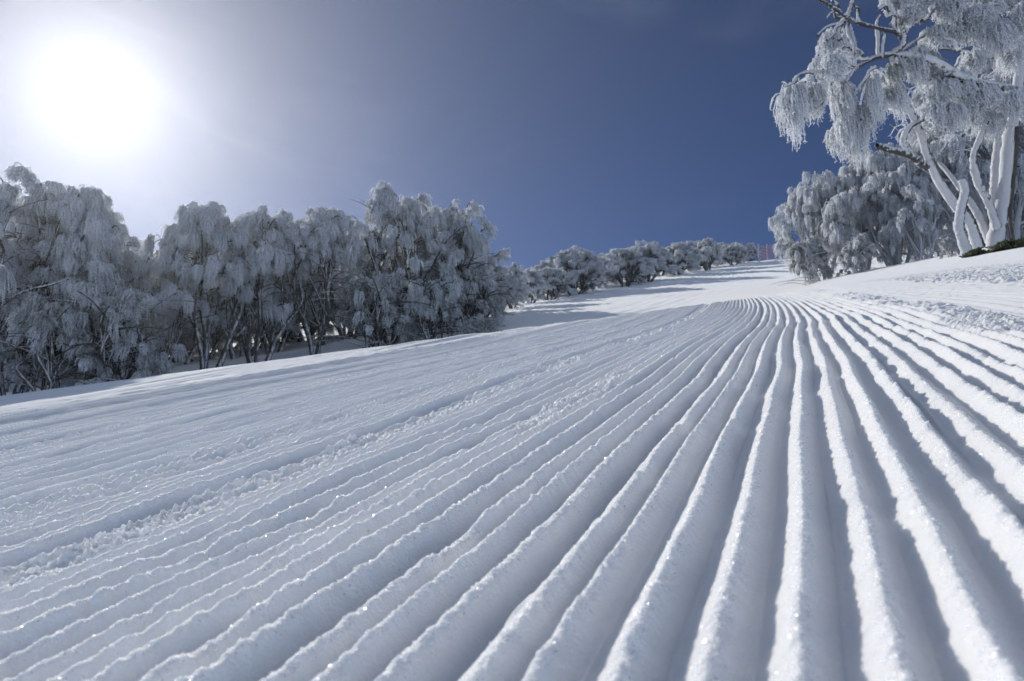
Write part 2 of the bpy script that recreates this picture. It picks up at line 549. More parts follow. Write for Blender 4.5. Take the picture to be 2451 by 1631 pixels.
def build_crystals():
    rng = np.random.RandomState(3)
    oct_v = np.array([[1, 0, 0], [-1, 0, 0], [0, 1, 0], [0, -1, 0], [0, 0, 1], [0, 0, -1]], float)
    oct_f = np.array([[0, 2, 4], [2, 1, 4], [1, 3, 4], [3, 0, 4], [2, 0, 5], [1, 2, 5], [3, 1, 5], [0, 3, 5]])
    def scatter(n, rmax, power):
        th = np.radians(rng.uniform(-46, 46, n)); r = 0.2 * (rmax / 0.2) ** (rng.rand(n) ** power)
        return r * np.sin(th), r * np.cos(th), r
    x, y, r = scatter(420000, 3.0, 0.75)
    ug, v, u = uv(x, y)
    ph = np.interp(ug, RIDGES, np.arange(len(RIDGES)))
    c = 0.5 + 0.5 * np.cos(2 * np.pi * (ph - np.round(ph)))
    keep = rng.rand(len(x)) < 0.85 * c ** 9 * (0.4 + 0.6 * np.clip(perlin(u * 12, v * 12, 91) + 0.5, 0, 1))
    x, y, r = x[keep], y[keep], r[keep]
    z = full_z(x, y, r * 0.0034, r * 0.001)
    P = to_world(x, y, z)
    n = len(P)
    s = 0.0005 + 0.0012 * rng.rand(n) ** 3
    A = rng.normal(size=(n, 3, 3)); Qm, _ = np.linalg.qr(A)
    sc = s[:, None] * (0.6 + 0.8 * rng.rand(n, 3))
    V = np.einsum('nij,vj->nvi', Qm * sc[:, None, :], oct_v) + P[:, None, :]
    Fc = (np.arange(n)[:, None, None] * 6 + oct_f[None]).reshape(-1, 3)
    o = link("snow_grains", quad_mesh("snow_grains", V.reshape(-1, 3), Fc, GRAIN, smooth=False))
    tag(o, "loose sugary snow grains along the tops of the groomed ridges", "snow grains", kind='stuff')
    # flat plates of ice: the ones that mirror the sun sparkle
    x, y, r = scatter(200000, 3.0, 0.8)
    z = full_z(x, y, r * 0.0034, r * 0.001)
    P = to_world(x, y, z + 0.0006)
    n = len(P)
    A = rng.normal(size=(n, 3, 3)); Qm, _ = np.linalg.qr(A)
    s = 0.0001 + 0.0004 * rng.rand(n) ** 4 + 0.00014 * r
    a6 = np.arange(6) * np.pi / 3
    hexv = np.stack([np.cos(a6), np.sin(a6), 0 * a6], 1)
    V = np.einsum('nij,vj->nvi', Qm * s[:, None, None], hexv) + P[:, None, :]
    Fc = (np.arange(n)[:, None, None] * 6 + np.array([[0, 1, 2, 3], [0, 3, 4, 5]])[None]).reshape(-1, 4)
    o = link("ice_sparkle", quad_mesh("ice_sparkle", V.reshape(-1, 3), Fc, GLINT, smooth=False))
    tag(o, "tiny flat ice crystals glinting on the groomed snow", "ice crystals", kind='stuff')


build_crystals()

# ------------------------------------------------------------------ trees
def strands(rng, P, L, W, out, nst, n=6, r0=0.022, leaf=0.35, lets=3):
    """hanging rimed leaf strings from the points P: (C,3); L, W (C,); out (C,3) horizontal lean"""
    C = len(P); S = C * nst
    p = np.repeat(P, nst, 0); l = np.repeat(L, nst); w = np.repeat(W, nst); o = np.repeat(out, nst, 0)
    az = rng.rand(S) * 2 * np.pi
    wr = w * np.sqrt(rng.rand(S))
    stray = rng.rand(S) < 0.07
    wr = np.where(stray, wr * 1.3 + 0.35 * w, wr)
    ls = l * (0.22 + 0.78 * rng.rand(S) ** 0.7) * np.maximum(1.05 - 0.45 * (wr / w) ** 2, 0.35)
    s = np.linspace(0, 1, n)[None, :]
    hz = wr[:, None] * (1 - (1 - s) ** 2.2) * (1 - 0.30 * s ** 3)
    zz = 0.34 * w[:, None] * np.sin(np.pi * np.clip(s * 1.7, 0, 1)) * (0.3 + (wr / w)[:, None]) - ls[:, None] * s ** 1.3
    X = p[:, None, :] + np.stack([np.cos(az)[:, None] * hz, np.sin(az)[:, None] * hz, zz], -1)
    X = X + o[:, None, :] * (w[:, None, None] * 0.7) * (s[..., None] ** 0.6)
    X = X + rng.normal(size=X.shape) * (0.07 * w[:, None, None]) * s[..., None]
    rad = r0 * (0.65 + 0.7 * rng.rand(S))[:, None] * (0.55 + 0.75 * np.sin(np.pi * s ** 0.8)) * (1 + 0.22 * rng.normal(size=(S, n)))
    rad = np.clip(rad, 0.003, None); rad[:, -1] *= 0.35
    lf = np.repeat(np.clip(leaf + 0.2 * rng.normal(size=C), 0, 1), nst) * 0.6 + 0.5 * leaf * rng.rand(S)
    V, Q = tubes(X, rad, 3, rng)
    at = np.repeat(np.clip(lf, 0, 1), n * 3)
    if lets:                                        # single rimed leaves sticking out of the strings
        i = np.repeat(np.arange(S), lets); k = rng.randint(1, n, S * lets)
        b = X[i, k]
        d = np.stack([np.cos(az)[i], np.sin(az)[i], np.zeros(len(i))], -1) * 0.6 + rng.normal(size=(len(i), 3)) * 0.7
        d[:, 2] = -abs(d[:, 2]) * 0.6 - 0.55
        d *= (r0 * (2.2 + 3.0 * rng.rand(len(i))) / np.linalg.norm(d, axis=1))[:, None]
        LP = np.stack([b, b + d * 0.55, b + d], 1)
        LR = (r0 * (0.6 + 0.5 * rng.rand(len(i))))[:, None] * np.array([[0.7, 1.0, 0.25]])
        V2, Q2 = tubes(LP, LR, 3, rng)
        V = np.concatenate([V, V2]); Q = np.concatenate([Q, Q2 + len(at)])
        at = np.concatenate([at, np.repeat(np.clip(lf[i] + 0.15 * rng.normal(size=len(i)), 0, 1), 9)])
    return V, Q, at


def bez(a, b, c, n):
    t = np.linspace(0, 1, n)[:, None]
    return a * (1 - t) ** 2 + 2 * b * t * (1 - t) + c * t * t


def wig(rng, P, amp):
    n = len(P)
    k = rng.normal(size=(4, 3))
    t = np.linspace(0, 1, n)[:, None]
    d = k[0] * np.sin(np.pi * t) * .6 + k[1] * np.sin(2 * np.pi * t) + k[2] * 0.5 * np.sin(3 * np.pi * t)
    return P + d * amp


def rimed_tree(seed, H=6.0, W=5.0, nstem=3, bottom=0.32, nlimb=7, ntwig=6, nst=26, clump=0.8, r0=0.024, leaf=0.35, lean=1.0, trunk_r=0.11, tmin=0.45):
    """trunk mesh builder and crown mesh builder of one multi-stemmed snow gum of height H"""
    rng = np.random.RandomState(seed)
    tk, cr = MB(), MB()
    A, LL, WW, OO = [], [], [], []
    a0 = rng.rand() * 6.28
    lump = rng.rand(3) * 6.28
    for i in range(nstem):
        az = a0 + i * 2 * np.pi / nstem + rng.normal() * 0.4
        d = np.array([math.cos(az), math.sin(az), 0])
        b = d * rng.uniform(0.08, 0.3); b[2] = -0.35
        reach = W * rng.uniform(0.12, 0.30) * lean
        top = d * reach + np.array([0, 0, H * rng.uniform(0.5, 0.66)])
        mid = d * reach * rng.uniform(0.35, 1.2) + np.array([0, 0, H * 0.25])
        P = wig(rng, bez(b, mid, top, 14), 0.10)
        r = trunk_r * rng.uniform(0.75, 1.15) * np.linspace(1.0, 0.5, 14) ** 0.9
        r[0] *= 1.25
        V, Q = tubes(P[None], r[None], 8); tk.add(V, Q)
        for j in range(nlimb):
            t = rng.uniform(tmin, 1.0) if j else 1.0
            k = min(13, int(t * 13)); st = P[k]
            a2 = az + rng.normal() * 0.9
            el = rng.uniform(0.02, 1.0) * math.pi / 2 if j > 1 else rng.uniform(0.7, 1.0) * math.pi / 2
            rad = W * 0.5 * (0.82 + 0.22 * math.sin(3 * a2 + lump[0]) + 0.10 * rng.normal())
            zc = H * (bottom + 0.14)
            e = np.array([math.cos(a2) * rad * math.cos(el), math.sin(a2) * rad * math.cos(el), zc + (H * 0.97 - zc) * math.sin(el) * rng.uniform(0.82, 1.0)])
            cpt = (st + e) / 2 + np.array([0, 0, 0.35 + 0.5 * rng.rand()])
            LP = wig(rng, bez(st, cpt, e, 9), 0.07)
            lr = np.linspace(r[k] * 0.62, 0.022, 9)
            V, Q = tubes(LP[None], lr[None], 6); tk.add(V, Q)
            tw, tr = [], []
            for q in range(ntwig):
                s0 = LP[min(8, int(rng.uniform(0.45, 1.0) * 8.99))]
                od = e - np.array([0, 0, e[2]]); od = od / (np.linalg.norm(od) + 1e-6) + rng.normal(size=3) * 0.75
                od[2] = abs(od[2]) * 0.3
                od /= np.linalg.norm(od) + 1e-6
                ln = rng.uniform(0.3, 0.8) * clump
                te = s0 + od * ln + np.array([0, 0, rng.uniform(-0.25, 0.2)])
                tc_ = s0 + od * ln * 0.5 + np.array([0, 0, 0.3])
                TP = bez(s0, tc_, te, 6)
                tw.append(TP); tr.append(np.linspace(0.024, 0.013, 6))
                A.append(te); cs = clump * rng.uniform(0.6, 1.25); LL.append(cs * rng.uniform(0.5, 1.1)); WW.append(cs * rng.uniform(0.25, 0.44)); OO.append(od * [1, 1, 0])
                if rng.rand() < 0.55:
                    A.append(TP[3]); LL.append(clump * rng.uniform(0.4, 0.8)); WW.append(clump * rng.uniform(0.25, 0.4)); OO.append(od * [1, 1, 0] * 0.3)
            V, Q = tubes(np.array(tw), np.array(tr), 4); tk.add(V, Q)
            # bare twigs inside the crown
            bt = []
            for q in range(4):
                s0 = LP[rng.randint(0, 5)]
                od = rng.normal(size=3); od[2] = abs(od[2]) * .6 - .2
                bt.append(bez(s0, s0 + od * 0.3 + [0, 0, .2], s0 + od * 0.6, 6))
            V, Q = tubes(np.array(bt), np.tile(np.linspace(0.02, 0.008, 6), (4, 1)), 4); tk.add(V, Q)
    A, LL, WW, OO = map(np.array, (A, LL, WW, OO))
    LL = np.minimum(LL, np.maximum(0.25, A[:, 2] - H * bottom * 0.35))
    V, Q, a = strands(rng, A, LL, WW, OO, nst, r0=r0, leaf=leaf, lets=2)
    cr.add(V, Q, a)
    return tk, cr


def px_ray(px, py):
    return np.array([(px - IW / 2) / FPX, 1.0, (IH / 2 - py) / FPX])


D2P = IW / 2357.0                                   # measured on a 2357-pixel-wide view of the photograph


def P3(dx, dy, d):
    r = px_ray(dx * D2P, dy * D2P) * d
    return to_world(*r)


def plant(dx, d, top):
    """base point and height of a tree seen at column dx whose top reaches row top, d metres ahead"""
    X = (dx * D2P - IW / 2) / FPX * d
    zb = float(base_z(np.array([X]), np.array([d]))[0])
    s = (IH / 2 - top * D2P) / FPX
    H = (s * d - zb) / (CP - s * SP)
    return to_world(X, d, zb), H


VAR = {}
def variant(key, **kw):
    tk, cr = rimed_tree(**kw)
    VAR[key] = (tk.mesh("trunk", kw.get('bark', BARK_SHADE)) if 'bark' not in kw else None, cr.mesh("crown", RIME), kw['H'])


for k, (sd, H, W, ns, bt) in {'a': (1, 6.0, 5.6, 4, .20), 'b': (2, 6.0, 4.8, 3, .22), 'c': (3, 6.0, 5.9, 4, .15), 'd': (4, 6.0, 5.0, 4, .20), 'e': (5, 6.0, 5.4, 4, .18)}.items():
    variant(k, seed=sd, H=H, W=W, nstem=ns, bottom=bt, nlimb=9, ntwig=5, nst=42, clump=0.66, r0=0.0145, tmin=0.35, leaf=0.10)
for k, (sd, H, W, ns, bt) in {'p': (21, 5.0, 6.2, 5, .0), 'q': (22, 5.0, 5.6, 5, .0), 'r': (23, 5.0, 6.0, 6, .0)}.items():
    variant(k, seed=sd, H=H, W=W, nstem=ns, bottom=bt, nlimb=10, ntwig=5, nst=38, clump=0.72, r0=0.015, leaf=0.08, tmin=0.12)
for k, (sd, H, W, ns, bt) in {'s': (31, 1.6, 2.2, 4, .0), 't': (32, 1.6, 2.0, 5, .0)}.items():
    variant(k, seed=sd, H=H, W=W, nstem=ns, bottom=bt, nlimb=6, ntwig=4, nst=30, clump=0.42, r0=0.013, leaf=0.3, trunk_r=0.035, tmin=0.1)


def tree(name, key, dx, d, top, rot, label, cat, group, wide=1.0, rimed=False, sink=0.0):
    base, H = plant(dx, d, top)
    tkm, crm, H0 = VAR[key]
    s = H / H0
    root = link(name, None, loc=base - np.array([0, 0, sink]))
    root.rotation_euler = (0, 0, rot); root.scale = (s * wide, s * wide, s)
    tag(root, label, cat, group)
    t = link("trunk", tkm, root)
    link("crown", crm, root)
    if rimed:
        t.material_slots[0].link = 'OBJECT'; t.material_slots[0].material = BARK_RIMED
    return root


GL = "rime-covered snow gums along the left side of the run"
LEFT = [  # variant, column, distance, top row, rotation, width, label
    ('a', 20, 17.5, 400, 0.3, 1.0, "tallest frosted gum at the left end of the tree line"),
    ('b', 140, 19.0, 425, 1.9, 0.85, "frosted gum with sunlit top just right of the tallest left one"),
    ('d', 265, 20.0, 565, 4.0, 0.9, "low frosted gum in the notch of the left tree line, below the sun"),
    ('c', 350, 20.5, 530, 5.1, 0.6, "small pointed frosted gum rising right of the notch"),
    ('e', 470, 21.0, 460, 2.2, 0.85, "broad frosted gum with two humps right of the notch"),
    ('a', 595, 22.0, 474, 4.4, 0.95, "frosted gum with round hump and bare dark leaning trunks below"),
    ('b', 730, 23.0, 480, 0.9, 1.1, "flat topped frosted gum in the middle of the left tree line"),
    ('c', 900, 24.5, 436, 3.3, 0.9, "frosted gum with the tall dome-shaped top, second from the tree line's right end"),
    ('d', 1035, 26.0, 465, 0.2, 0.95, "frosted gum at the tree line's right end, its top overhanging the blue sky"),
]
for v, dx, d, top, rot, w, lab in LEFT:
    tree("snow_gum", v, dx, d, top, rot, lab, "tree", GL, w)
rnd = random.Random(4)
for dx, d, top in [(960, 32, 480), (1020, 34, 495), (1065, 35, 520), (1100, 38, 600)]:
    tree("snow_gum", rnd.choice('ace'), dx, d, top, rnd.uniform(0, 6), "frosted gum standing behind the front row of the left tree line, mostly hidden", "tree", "gums behind the front row on the left", 1.1)
for i in range(18):                                 # deep in the wood: low bushy gums that close it off
    dx = -140 + i * 66 + rnd.uniform(-15, 15)
    top = np.interp(dx, [0, 200, 300, 480, 700, 900, 1100], [560, 580, 640, 600, 590, 590, 600]) + rnd.uniform(0, 40)
    tree("bushy_snow_gum", rnd.choice('pqr'), dx, np.interp(dx, [0, 1100], [28, 38]) + rnd.uniform(0, 4), top, rnd.uniform(0, 6), "low bushy frosted gum deep in the left wood, glimpsed between dark trunks", "tree", "bushy gums deep in the left wood", 1.1)
for i in range(14):                                 # the wood behind the front row
    dx = -60 + i * 78 + rnd.uniform(-20, 20)
    top = np.interp(dx, [0, 200, 300, 480, 700, 900, 1100], [450, 490, 600, 530, 540, 500, 530]) + rnd.uniform(0, 30)
    tree("snow_gum", rnd.choice('abcde'), dx, np.interp(dx, [0, 1100], [24, 33]) + rnd.uniform(0, 3), top, rnd.uniform(0, 6), "frosted gum standing behind the front row of the left tree line, mostly hidden", "tree", "gums behind the front row on the left", 1.2)
for dx, d, top, lab in [(1000, 23, 660, "low weeping frosted gum in front of the dark trunks near the tree line's right end"),
                        (860, 23, 650, "weeping frosted gum under the tall dome-topped gum of the left wood"),
                        (1075, 26, 640, "weeping frosted gum under the overhanging crown at the wood's right end"),
                        (250, 17.5, 690, "small weeping frosted gum below the notch of the left tree line"),
                        (90, 16.5, 720, "small weeping frosted gum at the foot of the tallest left gum")]:
    tree("snow_gum_sapling", rnd.choice('st'), dx, d, top, rnd.uniform(0, 6), lab, "tree", "weeping saplings under the left wood", 1.0)

GF = "rimed gums along the far side of the run"
for v, dx, d, top, rot, w, lab in [
    ('q', 1180, 45, 607, 1.0, 0.9, "small rounded frosted gum standing half behind the end of the left tree line"),
    ('p', 1265, 56, 612, 2.0, 1.3, "frosted gum left of the highest one at the near end of the far tree row"),
    ('r', 1325, 60, 574, 3.0, 1.35, "frosted gum with high crown at the near end of the far tree row"),
    ('q', 1440, 68, 570, 4.0, 1.35, "frosted gum in the middle of the far tree row, left half of the second clump"),
    ('p', 1490, 72, 558, 0.5, 1.35, "frosted gum at the top of the second clump of the far tree row"),
    ('r', 1560, 82, 560, 5.2, 1.35, "frosted gum at the left of the third clump of the far tree row"),
    ('q', 1630, 88, 547, 2.8, 0.9, "frosted gum at the highest point of the third far clump"),
    ('p', 1690, 98, 562, 1.4, 1.35, "small far frosted gum right of the third clump"),
    ('r', 1728, 108, 560, 3.9, 0.9, "farthest frosted gum beside the red fence at the top of the run")]:
    tree("snow_gum", v, dx, d, top, rot, lab, "tree", GF, w)
for dx, d, top in [(1110, 36, 640), (1150, 40, 625), (1345, 70, 592), (1460, 76, 575), (1560, 90, 566), (1625, 98, 560), (1260, 60, 604), (1215, 52, 622), (1230, 64, 620), (1290, 66, 590), (1370, 74, 590), (1405, 78, 585), (1520, 84, 578), (1600, 98, 556), (1660, 104, 560), (1695, 110, 560)]:
    tree("snow_gum", rnd.choice('pqr'), dx, d, top, rnd.uniform(0, 6), "frosted gum filling a gap of the far row from behind", "tree", "gums behind the far row", 1.3)

for dx, d, top in [(2150, 31, 330), (2250, 30, 290), (2300, 32, 150), (2390, 29, 120), (2090, 33, 370)]:
    tree("bushy_snow_gum", rnd.choice('pqr'), dx, d, top, rnd.uniform(0, 6), "bushy frosted gum filling the background behind the white trunks on the right bank", "tree", "frosted gums behind the white trunks", 1.0, rimed=True)
GR = "bushy rimed gums on the right bank"
for v, dx, d, top, rot, w, lab in [
    ('p', 1895, 29, 398, 0.4, 0.66, "bushy frosted gum at the left end of the right bank, next to the red fence"),
    ('q', 1985, 28, 372, 2.4, 0.75, "bushy frosted gum second from the left end of the right bank"),
    ('r', 2065, 27, 340, 1.1, 0.75, "tall bushy frosted gum left of the big bare-stemmed gum"),
    ('q', 2120, 25, 400, 4.4, 0.7, "bushy frosted gum with long hanging tassels just left of the stub"),
    ('p', 2200, 27, 300, 5.0, 0.9, "tall frosted gum behind the white leaning stem"),
    ('r', 2330, 26, 180, 3.0, 1.0, "tall frosted gum behind the white trunks at the right edge")]:
    tree("bushy_snow_gum", v, dx, d, top, rot, lab, "tree", GR, w, rimed=True)
for dx, d, top, lab, w in [(2185, 18.5, 555, "low frosted shrub with arching twigs at the foot of the white stub", 0.9),
                           (1985, 25, 560, "small tasselled frosted shrub under the middle of the bushy right gums", 1.0),
                           (1865, 27, 560, "small frosted shrub at the left tip of the right bank", 0.8)]:
    tree("frosted_shrub", rnd.choice('st'), dx, d, top, rnd.uniform(0, 6), lab, "shrub", "frosted shrubs on the right bank", w, rimed=True)


# ---- the big gum at the right edge, stems and limbs measured from the photograph (crop4: y0 = 0, crop5: y0 = 320 of the 2451-wide original)
def q4(x, y, d): return P3((1780 + x / 3.513) * 2357 / 2451, (y / 3.513) * 2357 / 2451, d)
def q5(x, y, d): return P3((1780 + x / 3.513) * 2357 / 2451, (320 + y / 3.513) * 2357 / 2451, d)


def smooth_path(pts, n):
    pts = np.array(pts); t = np.arange(len(pts)); tt = np.linspace(0, len(pts) - 1, n)
    out = np.zeros((n, 3))
    m = np.gradient(pts, axis=0)
    for i, x in enumerate(tt):
        k = min(int(x), len(pts) - 2); f = x - k
        h = [2 * f ** 3 - 3 * f ** 2 + 1, f ** 3 - 2 * f ** 2 + f, -2 * f ** 3 + 3 * f ** 2, f ** 3 - f ** 2]
        out[i] = h[0] * pts[k] + h[1] * m[k] + h[2] * pts[k + 1] + h[3] * m[k + 1]
    return out


def big_gum():
    rng = np.random.RandomState(77)
    D = 16.0
    base = q5(2080, 900, D)
    root = link("snow_gum", None, loc=base)
    tag(root, "large frosted gum with several bare white stems and hanging tassels at the right edge", "tree", "frosted gums with white stems")
    def part(name, mb, mat): return link(name, mb.mesh(name, mat), root)
    def stem(name, pts, r0, r1, n=22, sides=10):
        n, sides = 64, 16
        P = smooth_path(pts, n) - base
        r = (0.66 if r0 > .125 else 0.92) * np.linspace(r0, r1, n) * (1 + 0.03 * rng.normal(size=n) + 0.05 * np.sin(np.linspace(0, 17, n) + rng.rand() * 6))
        mb = MB(); V, Q = tubes(P[None], r[None], sides)
        V = V + rng.normal(size=V.shape) * 0.007; mb.add(V, Q)
        part(name, mb, BARK_RIMED)
        return P + base
    s1 = stem("stem", [q5(1970, 960, D), q5(1890, 740, D), q5(1790, 620, D), q5(1640, 400, D - .1), q5(1530, 150, D - .3), q4(1500, 1150, D - .4), q4(1400, 930, D - .6), q4(1310, 700, D - .8), q4(1245, 470, D - 1.0)], .17, .085)
    stem("stem", [q5(2090, 950, D + .3), q5(1990, 720, D + .4), q5(1880, 540, D + .6), q5(1720, 330, D + .9), q5(1640, 240, D + 1.1)], .15, .06)
    s2 = stem("stem", [q5(2110, 960, D), q5(2150, 720, D), q5(2200, 420, D), q5(2230, 80, D), q4(2270, 1000, D - .1), q4(2310, 700, D - .2), q4(2340, 350, D - .3), q4(2400, -60, D - .3)], .27, .13)
    s3 = stem("stem", [q5(2130, 800, D - .15), q5(2060, 580, D - .2), q5(1965, 390, D - .4), q5(1930, 210, D - .5), q5(1975, 70, D - .6), q4(2050, 990, D - .6), q4(2140, 850, D - .5)], .14, .08)
    stem("stem", [q5(2120, 780, D + .3), q5(2110, 500, D + .4), q5(2120, 250, D + .5), q5(2145, 0, D + .6), q4(2180, 900, D + .6)], .18, .1)
    stem("broken_stub", [q5(1880, 1010, D - .8), q5(1830, 860, D - .8), q5(1810, 760, D - .8), q5(1835, 600, D - .8), q5(1862, 490, D - .8), q5(1838, 385, D - .8)], .12, .09, sides=12)
    lb = stem("limb", [q4(2300, 780, D - .2), q4(2200, 745, D - .6), q4(1950, 690, D - 1.0), q4(1760, 610, D - 1.1), q4(1600, 510, D - 1.2), q4(1430, 465, D - 1.1), q4(1250, 455, D - 1.0), q4(1090, 490, D - 1.2), q4(950, 570, D - 1.4), q4(860, 690, D - 1.5)], .12, .035, 26)
    stem("limb", [q5(1540, 280, D - .2), q5(1380, 175, D - .6), q5(1220, 130, D - .9), q5(1120, 98, D - 1.1)], .09, .06)
    stem("limb", [q5(1400, 150, D - .5), q5(1345, 60, D - .6), q5(1390, -50, D - .6), q4(1500, 1000, D - .5), q4(1680, 890, D - .3), q4(1830, 790, D - .1)], .075, .05)
    up = stem("limb", [q4(1260, 440, D - 1.0), q4(1340, 370, D - 1.2), q4(1340, 260, D - 1.3), q4(1270, 120, D - 1.5), q4(1190, -40, D - 1.6)], .07, .045)
    lf = stem("limb", [q4(1330, 330, D - 1.2), q4(1270, 270, D - 1.4), q4(1130, 235, D - 1.7), q4(980, 195, D - 2.0), q4(860, 140, D - 2.2), q4(760, 70, D - 2.4), q4(630, -10, D - 2.6)], .05, .025)
    stem("limb", [q4(870, 160, D - 2.2), q4(900, 60, D - 2.2), q4(940, -60, D - 2.3)], .05, .035)
    stem("limb", [q4(1880, -30, D - .4), q4(2010, 70, D - .3), q4(2130, 170, D - .3), q4(2230, 260, D - .2), q4(2330, 420, D - .2)], .11, .1)
    stem("limb", [q4(2330, 480, D - .2), q4(2200, 470, D + .2), q4(2000, 470, D + .3), q4(1800, 420, D + .3), q4(1620, 405, D + .3)], .07, .03)
    stem("limb", [q4(1330, 430, D - 1), q4(1450, 340, D - .8), q4(1620, 220, D - .6)], .04, .02)
    # twigs that arch over and carry the tassels: (start, end of twig, tassel length in crop pixels, half width, count)
    cr = MB(); A, LL, WW, OO = [], [], [], []
    m = D / FPX * D2P * (2357 / 2451) / 3.513      # metres per crop pixel
    def tassel(a, b, hang, half, k=1, arch=60):
        a, b = np.array(a, float), np.array(b, float)
        n = 1 + int(half / 75)
        for i in range(n):
            e = b + rng.normal(size=2) * [half * 0.45, half * 0.25]
            d0, d1 = D - 0.8 + rng.normal() * .25, D - 0.7 + rng.normal() * .4
            P = bez(q4(*a, d0), q4(*((a + e) / 2 - [0, arch]), (d0 + d1) / 2), q4(*e, d1), 9)
            P = wig(rng, P, 0.03)
            V, Q = tubes((P - base)[None], np.linspace(.03, .02, 9)[None], 5); cr.add(V, Q)
            for q in range(k + 1):
                A.append(P[-1 - q] + rng.normal(size=3) * .04 - base)
                LL.append(hang * m * rng.uniform(.45, .95)); WW.append(half * m * rng.uniform(.6, 1.05)); OO.append(rng.normal(size=3) * [.25, .25, 0])
    T = [((870, 150), (720, 390), 380, 120), ((950, 570), (690, 520), 260, 110), ((600, 600), (400, 780), 560, 120), ((950, 580), (500, 830), 330, 110), ((880, 660), (820, 800), 480, 100), ((860, 690), (900, 1000), 520, 120),
         ((1080, 560), (840, 1080), 460, 110), ((1100, 570), (1170, 680), 420, 90), ((1150, 580), (1250, 800), 330, 110), ((1250, 470), (1290, 540), 240, 70), ((1430, 480), (1440, 560), 300, 130), ((1560, 520), (1520, 620), 220, 110),
         ((1340, 250), (1430, 100), 110, 110), ((1270, 100), (1330, 20), 160, 90), ((1300, 300), (1400, 180), 130, 70), ((1900, -10), (1690, 20), 300, 120), ((1960, 40), (1820, 140), 280, 130), ((2050, 100), (1960, 180), 260, 120), ((1800, 420), (1650, 270), 150, 110),
         ((2200, 250), (2110, 280), 330, 90), ((2300, 400), (2220, 420), 330, 100), ((2340, 200), (2330, 60), 330, 110), ((2350, 300), (2400, 200), 500, 120), ((1900, 650), (1760, 720), 300, 120), ((1800, 620), (1650, 760), 260, 90), ((2100, 700), (2000, 800), 260, 120),
         ((1700, 880), (1640, 940), 260, 120), ((1780, 830), (1800, 900), 300, 130), ((2200, 740), (2200, 820), 250, 110), ((2000, 470), (1900, 500), 190, 100), ((1450, 340), (1560, 300), 120, 70), ((2150, 850), (2080, 1000), 300, 110), ((2320, 760), (2380, 860), 350, 120),
         ((2100, -40), (2060, -20), 160, 120), ((2200, 0), (2240, -30), 170, 110), ((1500, -60), (1420, -40), 130, 100), ((1760, -60), (1600, -60), 150, 110), ((1720, 620), (1700, 690), 200, 90)]
    for t in T: tassel(*t, k=2)
    # bare twigs
    for a, b in [((880, 130), (700, 150)), ((880, 180), (920, 460)), ((1000, 200), (930, 60)), ((1050, 490), (800, 420)), ((1000, 460), (800, 340)), ((1130, 470), (1160, 120)), ((1180, 470), (1160, 280)), ((800, 100), (750, 0)),
                 ((860, 160), (620, 300)), ((840, 190), (700, 340)), ((850, 170), (780, 460)), ((950, 570), (820, 510)), ((1250, 120), (1130, 80)), ((1290, 160), (1180, 60)), ((700, 800), (610, 910)), ((1500, 180), (1620, 100)), ((1560, 60), (1580, 110)), ((590, 610), (340, 730)), ((1110, 560), (980, 760)), ((1300, 300), (1250, 120))]:
        a, b = np.array(a, float), np.array(b, float)
        d0 = D - 1.4 + rng.normal() * .3
        P = wig(rng, bez(q4(*a, d0), q4(*((a + b) / 2 - [0, 25]), d0), q4(*b, d0 - .2), 10), .04)
        V, Q = tubes((P - base)[None], (np.linspace(.044, .028, 10) * (1 + .15 * rng.normal(size=10)))[None], 5); mb = MB(); mb.add(V, Q); part('twig', mb, BARK_RIMED)
    V, Q, a = strands(rng, np.array(A), np.array(LL), np.array(WW), np.array(OO), 50, n=8, r0=.014, leaf=.06, lets=7); cr.add(V, Q, a)
    part("crown", cr, RIME)


big_gum()

# ------------------------------------------------------------------ fence at the top of the run, pole, heath
def box_v(c, hx, hy, hz):
    s = np.array([[-1, -1, -1], [1, -1, -1], [1, 1, -1], [-1, 1, -1], [-1, -1, 1], [1, -1, 1], [1, 1, 1], [-1, 1, 1]], float)
    q = np.array([[0, 3, 2, 1], [4, 5, 6, 7], [0, 1, 5, 4], [1, 2, 6, 5], [2, 3, 7, 6], [3, 0, 4, 7]])
    return np.array(c) + s * [hx, hy, hz], q


RED = mat_plain("red_slats", (0.42, 0.20, 0.20), (0.55, 0.34, 0.33))
POSTM = mat_plain("frosted_post", (0.40, 0.41, 0.43), (0.62, 0.63, 0.66))


def fence():
    d0 = 100.0
    a = ground((1748 * D2P - IW / 2) / FPX * d0, d0); b = ground((1860 * D2P - IW / 2) / FPX * d0, d0 + 6)
    root = link("snow_fence", None, loc=a)
    tag(root, "red slatted snow fence on frosted posts at the top of the run", "fence")
    n = 5
    H = 2.6
    for i in range(n):
        p = a + (b - a) * i / (n - 1)
        V, Q = tubes(np.array([[p - a + [0, 0, -.5], p - a + [0, 0, H * .5], p - a + [0.02, 0, H * (1.0 if i else 1.08)]]]), np.array([[.10, .09, .07]]), 8)
        mb = MB(); mb.add(V, Q); link("post", mb.mesh("post", POSTM), root)
    for j in range(9):
        z = .45 + j * (H - .75) / 8
        mb = MB()
        for i in range(n - 1):
            p = (a + (b - a) * i / (n - 1)) - a; q = (a + (b - a) * (i + 1) / (n - 1)) - a
            dv = (q - p) / np.linalg.norm(q - p)
            L = np.linalg.norm(q - p)
            V, Q = box_v((0, 0, 0), L / 2 - .02, .03, .045)
            ang_ = math.atan2(dv[1], dv[0]); ca, sa = math.cos(ang_), math.sin(ang_)
            slope = (q[2] - p[2]) / L
            W_ = np.stack([V[:, 0] * ca - V[:, 1] * sa, V[:, 0] * sa + V[:, 1] * ca, V[:, 2] + V[:, 0] * slope], 1) + (p + q) / 2 + [0, -.16, z]
            mb.add(W_, Q)
        link("rail", mb.mesh("rail", RED, smooth=False), root)


fence()

